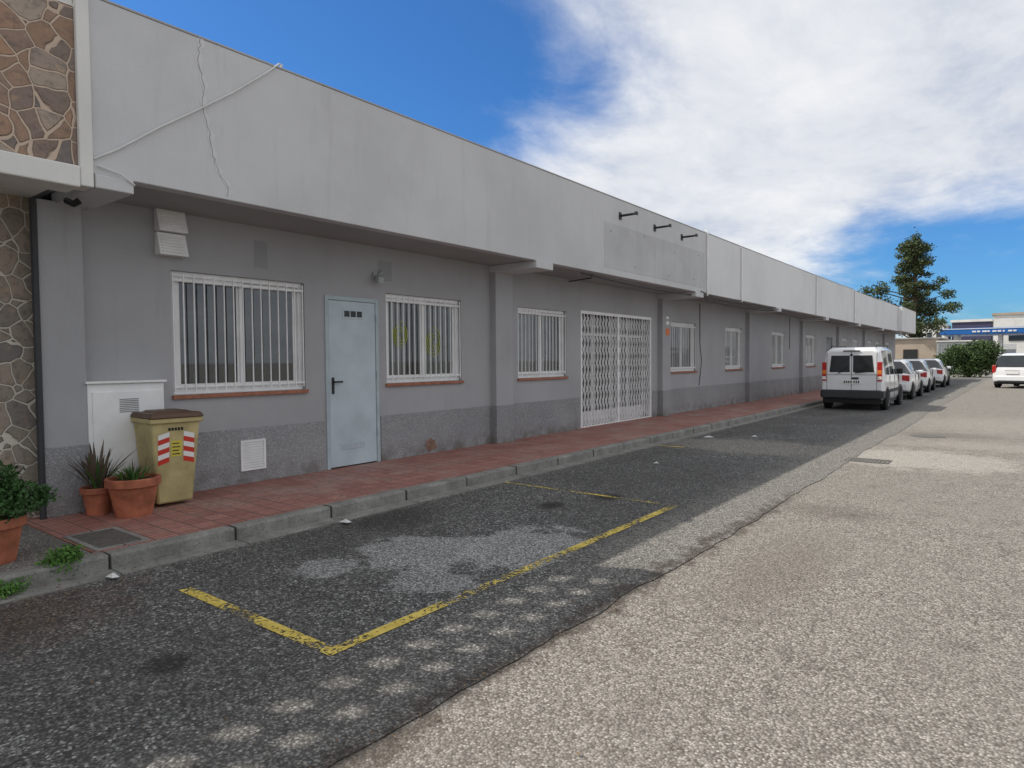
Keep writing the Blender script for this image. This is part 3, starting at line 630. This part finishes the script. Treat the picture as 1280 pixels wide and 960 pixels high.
def car(name,loc,rz,kind):
    Rt=empty(name,loc,rz)
    if kind=='van':
        st=[(0.00,.42,.79,1.05,.785,1.74,.66,0),(0.07,.36,.825,1.05,.815,1.81,.69,0),(0.30,.30,.835,1.05,.825,1.85,.70,0),(1.12,.28,.84,1.04,.83,1.87,.71,1),(1.22,.28,.84,1.04,.83,1.87,.71,0),(1.98,.28,.84,1.03,.83,1.86,.71,1),(2.08,.28,.84,1.02,.83,1.855,.71,0),(2.40,.28,.84,1.02,.83,1.82,.69,1),(3.12,.28,.83,1.02,.81,1.09,.70,3),(3.2,.28,.83,1.0,.80,1.06,.69,0),(3.75,.30,.80,.88,.76,.94,.62,0),(3.95,.34,.74,.74,.70,.80,.55,0),(4.02,.40,.66,.62,.62,.68,.5,0)]
        wr=.315; wy=(.72,3.30); Ln=4.02
    elif kind=='wagon':
        st=[(0.00,.40,.78,.72,.77,.80,.66,0),(0.05,.32,.83,.95,.81,1.02,.70,0),(0.20,.28,.85,.98,.83,1.60,.62,3),(0.42,.26,.86,.98,.84,1.67,.63,0),(1.15,.26,.865,.97,.845,1.72,.64,1),(1.24,.26,.865,.97,.845,1.72,.64,0),(2.00,.26,.865,.96,.845,1.71,.64,1),(2.10,.26,.865,.96,.845,1.70,.64,0),(2.45,.26,.865,.95,.845,1.66,.63,1),(3.15,.26,.85,.95,.82,1.03,.68,3),(3.25,.27,.85,.93,.81,1.0,.68,0),(3.85,.30,.81,.84,.77,.9,.62,0),(4.08,.34,.74,.70,.70,.76,.5,0),(4.16,.4,.66,.58,.62,.64,.45,0)]
        wr=.32; wy=(.72,3.35); Ln=4.16
    else:
        st=[(0.00,.40,.74,.66,.72,.72,.60,0),(0.05,.32,.80,.86,.77,.93,.62,0),(0.16,.28,.825,.92,.80,.98,.64,0),(0.50,.26,.835,.93,.81,1.39,.56,3),(0.62,.25,.84,.93,.815,1.43,.57,0),(1.30,.25,.84,.92,.82,1.47,.585,1),(1.40,.25,.84,.92,.82,1.47,.585,0),(2.10,.25,.84,.90,.82,1.44,.57,1),(2.95,.25,.83,.90,.80,.95,.66,3),(3.05,.25,.83,.88,.79,.93,.66,0),(3.65,.28,.79,.76,.75,.82,.6,0),(3.88,.33,.72,.64,.68,.69,.5,0),(3.96,.38,.64,.55,.6,.6,.45,0)]
        wr=.305; wy=(.66,3.15); Ln=3.96
    rings=[]
    for (y,zb,hw,zbe,hwb,zr,hwr,g) in st:
        sh=min(.10,(zr-zbe)*.4); zm=zb+(zbe-zb)*.55
        h=[(hw*.93,zb),(hw*.99,zb+.10),(hw,zm),(hwb,zbe),(hwr+.02,zr-sh),(hwr-.10,zr)]
        ring=[(x,y,z) for x,z in h]+[(-x,y,z) for x,z in h[::-1]]; rings.append(ring)
    b=MB(); n=12; V=[p for r_ in rings for p in r_]; b.v=list(V)
    for i in range(len(rings)-1):
        g=st[i+1][7]
        for k in range(n):
            k2=(k+1)%n; m_=0
            if g in(1,3) and k in(3,7): m_=1
            if g==3 and k in(4,5,6): m_=1
            b.f.append((i*n+k,i*n+k2,(i+1)*n+k2,(i+1)*n+k)); b.mi.append(m_)
    b.f.append(tuple(range(n))[::-1]); b.mi.append(0); b.f.append(tuple((len(rings)-1)*n+k for k in range(n))); b.mi.append(0)
    b.obj('body',['carpaint','carglass'],Rt,bevel=0.022,smooth=True,ang=38)
    ws=.838 if kind!='wagon' else .862
    for j,y in enumerate(wy):
        for s in (-1,1):
            b=MB(); b.lathe([(wr+.05,s*0.0),(wr+.05,s*.006),(wr+.035,s*.008),(0.02,s*.008)],(s*ws,y,wr+.01),'X',32); b.obj('wheel_arch_shade_disc_%d%s'%(j+1,'lr'[s>0]),'black',Rt)  # black disc paints in the shaded hollow of the wheel well
            wheel(Rt,s*(ws+.024),y,wr,s,'wheel_%d%s'%(j+1,'lr'[s>0]))
    b=MB(); b.box(-.78,.78,.1,Ln-.15,.2,.32); b.obj('underbody','black',Rt)
    if kind=='van':
        b=MB(); b.box(-.80,.80,-.09,.09,.36,.60); b.box(-.845,-.79,-.02,.35,.36,.58); b.box(.79,.845,-.02,.35,.36,.58); b.obj('rear_bumper','bumper',Rt,bevel=0.03,smooth=True)
        b=MB()
        for s in (-1,1):
            xs=sorted((s*.04,s*.60)); xs2=sorted((s*.04,s*.55))
            b.hexa([(xs[0],-.014,1.12),(xs[1],-.014,1.12),(xs[1],.03,1.12),(xs[0],.03,1.12),(xs2[0],-.012,1.62),(xs2[1],-.012,1.62),(xs2[1],.03,1.62),(xs2[0],.03,1.62)])
        b.obj('rear_windows','carglass',Rt,bevel=0.02,smooth=True)
        b=MB(); b.box(-.006,.006,-.004,.01,.60,1.72); b.box(-.66,.66,-.003,.01,1.04,1.052); b.box(-.67,-.66,-.003,.01,.60,1.72); b.box(.66,.67,-.003,.01,.60,1.72); b.obj('door_gaps','black',Rt)
        b=MB()
        for s in (-1,1):
            x0,x1=sorted((s*.68,s*.80)); b.box(x0,x1,-.018,.10,.86,1.42,0); b.box(x0+.005,x1-.005,-.022,.0,1.06,1.18,1); b.box(x0+.005,x1-.005,-.021,.0,.90,1.0,2)
        b.obj('tail_lights',['red','orange','plate'],Rt,bevel=0.008)
        b=MB(); b.box(-.26,.26,-.016,.01,.78,.89); b.obj('number_plate','plate',Rt)
        b=MB()
        for i in range(7): x=-.2+i*.06+(.02 if i>3 else 0); b.box(x,x+.034,-.019,-.016,.80,.87)
        b.obj('plate_characters','black',Rt)
        b=MB(); b.box(.02,.2,-.03,.01,.92,.97); b.box(-.03,.03,-.03,0,1.6,1.66); b.tube([(-.35,-.03,1.08),(-.1,-.03,1.28)],.012,6); b.tube([(.1,-.03,1.1),(.42,-.03,1.14)],.012,6); b.box(-.22,.22,-.03,.02,1.735,1.765); b.obj('handle_and_wipers','black',Rt)
        b=MB()
        for s in (-1,1): b.tube([(s*.60,.25,1.85),(s*.60,.3,1.91),(s*.60,2.2,1.91),(s*.60,2.3,1.84)],.016,8)
        b.obj('roof_rails','bumper',Rt,smooth=True)
        b=MB(); 
        for s in (-1,1):
            x0,x1=sorted((s*.838,s*.852)); b.box(x0,x1,1.10,2.9,.50,.60)
        b.obj('side_rubbing_strips','bumper',Rt,bevel=0.005)
        fz_=.66
    else:
        wg=kind=='wagon'
        b=MB(); b.box(-.74,.74,-.03,.04,.34,.60); b.obj('rear_bumper','carpaint',Rt,bevel=0.03,smooth=True)
        b=MB(); b.box(-.6,.6,-.034,0,.30,.38); b.obj('bumper_insert','bumper',Rt)
        b=MB()
        for s in (-1,1):
            if wg: x0,x1=sorted((s*.68,s*.84)); b.box(x0,x1,.0,.16,.74,1.12)
            else: x0,x1=sorted((s*.56,s*.80)); b.box(x0,x1,.0,.16,.68,.90)
        b.obj('tail_lights','red',Rt,bevel=0.02,smooth=True)
        b=MB()
        pz=.70 if wg else .52
        b.box(-.26,.26,-.036,0.03,pz,pz+.1) ; b.obj('number_plate','plate',Rt)
        b=MB(); b.tube([(0,.05,1.05 if wg else .97),(.22,.12 if wg else .18,1.12 if wg else 1.05)],.01,6); b.box(-.3,.3,.0,.06,.84,.86); b.obj('wiper_and_handle','black',Rt)
        fz_=.6
    b=MB()
    for s in (-1,1):
        x0,x1=sorted((s*.80,s*(.8415 if kind!='wagon' else .867)))
        for y in ((1.17,2.03,2.95) if kind!='hatch' else (1.35,2.35)): b.box(x0,x1,y-.005,y+.005,.36,1.0 if kind=='van' else .9)
    b.obj('side_door_gaps','black',Rt)
    b=MB()
    for s in (-1,1):
        x0,x1=sorted((s*.80,s*.98)); b.box(x0,x1,(2.62 if kind!='hatch' else 2.35),(2.72 if kind!='hatch' else 2.47),1.02 if kind!='hatch' else .92,1.2 if kind!='hatch' else 1.05)
    b.obj('mirrors','black' if kind=='van' else 'carpaint',Rt,bevel=0.03,smooth=True)
    b=MB(); 
    for s in (-1,1):
        x0,x1=sorted((s*.45,s*.72)); b.box(x0,x1,Ln-.2,Ln-.02,fz_,fz_+.14)
    b.obj('headlights','rim',Rt,bevel=0.03,smooth=True)
    b=MB(); b.box(-.7,.7,Ln-.12,Ln+.05,.26,.48); b.obj('front_bumper','bumper' if kind=='van' else 'carpaint',Rt,bevel=0.04,smooth=True)
    return Rt
car('parked_van',(-4.05,21.5,0),RAD(0),'van')
car('parked_car',(-4.1,27.6,0),0,'hatch')
car('parked_car',(-4.15,33.4,0),RAD(1),'hatch')
car('parked_car',(-4.1,39.6,0),0,'hatch')
car('parked_car',(-0.5,40.2,0),RAD(-16),'wagon')

# ================================================================ TREES
T=empty('conifer_tree',(-8.9,76,0))
b=MB(); b.tube([(0,0,0),(0.1,0.1,4),(0.2,0,8),(0.1,0.1,11),(0,0,13)],[.38,.3,.22,.12,.04],8)
cl=[]
def limb(p0,p1,r):
    b.tube([p0,((p0[0]+p1[0])/2,(p0[1]+p1[1])/2,(p0[2]+p1[2])/2+.2),p1],[r,r*.7,r*.3],6)
for k in range(46):
    z=3.5+9.3*(k/45.0); a=k*2.4+random.uniform(-.5,.5); R_=(2.9-1.8*abs((z-5.5)/8))*random.uniform(.35,1.12)*(0.85 if z>9 else 1.0)
    e=(R_*math.cos(a),R_*math.sin(a),z+random.uniform(-.2,.6)); limb((0.1,0,z-.5),e,.07); rr_=random.uniform(.38,.75)
    cl.append((e[0],e[1],e[2],rr_*1.15,rr_*1.15,rr_*.85)); cl.append((e[0]*.45,e[1]*.45,e[2]+.1,rr_,rr_,rr_*.9))
for q in [(0.2,0,13.2,.5,.5,.8),(-.5,0,12.6,.55,.6,.6),(.7,0,12.2,.6,.6,.6),(1.1,0,11,.75,.8,.65),(-.9,0,10.4,.75,.8,.65),(2.9,0,7.6,.8,1,.5),(3.3,0,6.3,.85,1.0,.55),(2.4,0,8.9,.6,.7,.45),(-2.8,0,8.4,1.0,1.2,.85),(-3.6,0,7.3,1.1,1.2,.85),(-2.4,0,6.6,1.2,1.2,1.0),(-4.2,0,8.3,.7,.8,.6),(-3.3,0,5.4,1.1,1.1,.9),(-2.2,0,4.4,1.2,1.1,.9),(1.9,0,4.6,1.1,1,.9)]:
    cl.append(q); limb((0.1,0,q[2]-1.2),q[:3],.07)
b.obj('trunk_and_limbs','bark',T,smooth=True)
leaves('crown_foliage','leaf_tree',T,cl,19000,0.13,0.45,0.15)
T=empty('roadside_shrub',(-3.4,61,0)); b=MB(); cl=[]
for k in range(12):
    a=k*2.4; R_=1.1*random.uniform(.4,1.2); z=random.uniform(.8,2.6); e=(R_*1.2*math.cos(a),R_*math.sin(a),z); b.tube([(0,0,0),(e[0]*.4,e[1]*.4,z*.6),e],[.07,.05,.02],6); cl.append((*e,.75,.75,.55))
cl.append((0,0,.7,1.8,1.3,.8)); cl.append((0,0,1.6,1.5,1.2,.9)); b.obj('stems','bark',T); leaves('foliage','leaf_bush',T,cl,9000,0.10,0.5,0.15)
cl=[]
for k in range(60): cl.append((random.uniform(-60,70),150+random.uniform(-8,8),random.uniform(1,3.2),3,2,1.8))
leaves('distant_trees','leaf_tree',None,cl,9000,0.5,0.5,0.3)

# ================================================================ DISTANT BUILDINGS
K=empty('beige_workshop_building')
b=MB(); b.box(-16,-6.6,74,90,0,3.3); b.obj('walls','beige',K,bevel=0.03); MB().box(-16.2,-6.4,73.8,90.2,3.3,3.42).obj('roof_slab','coping',K)
b=MB(); b.box(-13,-10.5,73.95,74,0,2.6); b.box(-9.4,-8.2,73.95,74,1.2,2.3); b.obj('openings','dark',K)
K=empty('corrugated_container')
b=MB()
for i in range(24): x=-6.2+i*.12; b.box(x,x+.07,69.93,70.0,0.2,2.75)
b.box(-6.3,-3.3,70,76,0.1,2.9); b.obj('container_body','greymetal',K)
b=MB(); b.box(-6.35,-3.25,69.9,76.1,2.9,3.0); b.obj('container_roof_frame','whitewall',K)
K=empty('low_boundary_wall')
b=MB(); b.box(-1.8,20,66,66.2,0,1.0)
for i in range(8): b.box(-1.8+i*2.7,-1.5+i*2.7,65.95,66.25,0,1.25)
b.obj('wall_and_piers','whitewall',K)
K=empty('petrol_station')
b=MB(); b.box(-8.5,1.5,98,108,4.3,5.05); b.obj('canopy','blue',K,bevel=0.05)
b=MB(); b.box(-8.3,1.3,97.95,98,4.92,5.0); 
for i,wd in enumerate((.4,.3,.45,.25,.4,.35,.2,.4,.3)): b.box(-5.2+i*.5,-5.2+i*.5+wd,97.94,98,4.52,4.70)
b.obj('canopy_lettering','white',K)
b=MB()
for x in (-7,-2.5,0.5):
    for y in (100,106): b.box(x-.2,x+.2,y-.2,y+.2,0,4.3)
b.box(-7.5,-1,109,114,0,3.2); b.obj('columns_and_kiosk','white',K)
b=MB(); b.box(-4.6,-4.0,101,102,0,1.7); b.box(-1,-.4,101,102,0,1.7); b.obj('fuel_pumps','red',K,bevel=.05)
K=empty('white_warehouse')
MB().box(-3.8,24,120,140,0,7.6).obj('walls','whitewall',K); MB().box(-4,24.2,119.8,140.2,7.6,7.9).obj('parapet','beige',K)
b=MB()
for i in range(5): b.box(-2+i*5,1+i*5,119.9,120,3.8,5.6)
b.obj('windows','carglass',K)
K=empty('navy_warehouse')
MB().box(-10,-4.6,135,150,0,7.4).obj('walls','navy',K); MB().box(-10.2,-4.4,134.8,150.2,7.4,7.8).obj('parapet','whitewall',K)
K=empty('white_office_building'); MB().box(-16,-10.5,128,140,0,7.0).obj('walls','whitewall',K); 
b=MB()
for i in range(4): b.box(-15.5+i*1.3,-14.8+i*1.3,127.95,128,4.3,5.6)
b.obj('windows','carglass',K)

# ================================================================ LIGHT / SKY
sd=Vector((0.805,0.40,-1.0)).normalized()
sun=bpy.data.lights.new('sun','SUN'); sun.energy=4.0; sun.angle=RAD(0.5); sun.color=(1.0,0.95,0.87)
so=bpy.data.objects.new('sun',sun); so.rotation_euler=sd.to_track_quat('-Z','Y').to_euler(); S.collection.objects.link(so)
W=bpy.data.worlds.new('World'); S.world=W; W.use_nodes=True; t=NT(W.node_tree)
sky=t.n('ShaderNodeTexSky',sky_type='NISHITA'); sky.sun_disc=False; sky.sun_elevation=math.asin(-sd.z); sky.sun_rotation=math.atan2(-sd.x,-sd.y)
sky.air_density=1.0; sky.dust_density=0.6; sky.ozone_density=2.0
tc=t.n('ShaderNodeTexCoord').outputs['Generated']
sp=t.n('ShaderNodeSeparateXYZ',{0:tc}); zc=t.m('ADD',t.m('MAXIMUM',sp.outputs[2],0.0),0.14)
pl=t.n('ShaderNodeCombineXYZ',{0:t.m('DIVIDE',sp.outputs[0],zc),1:t.m('DIVIDE',sp.outputs[1],zc),2:0.0}).outputs[0]
pr_=t.n('ShaderNodeMapping',{'Vector':pl,'Rotation':(0,0,RAD(35)),'Scale':(1.0,0.72,1.0)}).outputs[0]
n1=t.noise(pr_,1.15,9,0.6,0.3); n2=t.noise(pr_,3.8,8,0.62,0.25)
nn=t.m('ADD',t.m('MULTIPLY',n1,0.6),t.m('MULTIPLY',n2,0.4))
bias=None
for (c_,sc,rad,amt) in [((-.66,.64,.40),(1,1,1.5),.30,.55),((-.84,.34,.43),(1,1,1),.40,.6),((-.53,.76,.385),(1,1,1.8),.19,.38),((-.06,.99,.105),(1.0,.3,2.4),.26,.44),((-.76,.5,.6),(1,1,1),.4,.3)]:
    p=t.vm('SUBTRACT',tc,c_).outputs[0]; p=t.vm('MULTIPLY',p,sc).outputs[0]; L_=t.vm('LENGTH',p).outputs[1]
    k=t.m('MULTIPLY',t.m('SUBTRACT',1.0,t.sm(L_,rad*0.25,rad*1.35)),amt)
    bias=k if bias is None else t.m('MAXIMUM',bias,k)
dens=t.m('SUBTRACT',t.m('ADD',nn,0.12),bias)
dens=t.m('ADD',dens,t.m('MULTIPLY',t.sm(sp.outputs[0],0.0,0.6),0.12))  # extra cloud on the unseen street side, added to brighten ambient light
cl_=t.sm(dens,0.17,0.60)
skc=t.mix(1.0,sky.outputs[0],(0.30,0.64,1.02),'MULTIPLY')
shade=t.ramp(t.m('ADD',t.m('MULTIPLY',n2,0.5),t.m('MULTIPLY',n1,0.5)),[(0.32,(4.5,4.85,5.5)),(0.48,(5.8,6.0,6.4)),(0.62,(6.9,7.0,7.15))])
fin=t.mix(t.m('MULTIPLY',cl_,0.97),skc,shade)
bg=t.n('ShaderNodeBackground',{'Color':fin,'Strength':0.13}); o=t.n('ShaderNodeOutputWorld'); t.nt.links.new(bg.outputs[0],o.inputs[0])

# ================================================================ CAMERA
yaw,pitch,roll=RAD(37.90),RAD(2.06),RAD(-0.44)
F_=Vector((-math.sin(yaw)*math.cos(pitch),math.cos(yaw)*math.cos(pitch),-math.sin(pitch)))
R_=Vector((math.cos(yaw),math.sin(yaw),0)); U_=R_.cross(F_)
R2=R_*math.cos(roll)+U_*math.sin(roll); U2=-R_*math.sin(roll)+U_*math.cos(roll)
cam=bpy.data.cameras.new('camera'); cam.sensor_width=36; cam.lens=824.6/1280*36; cam.clip_end=3000; cam.clip_start=0.05
co=bpy.data.objects.new('camera',cam); S.collection.objects.link(co)
mm=Matrix((R2,U2,-F_)).transposed().to_4x4(); mm.translation=Vector((0,0,1.55)); co.matrix_world=mm
S.camera=co
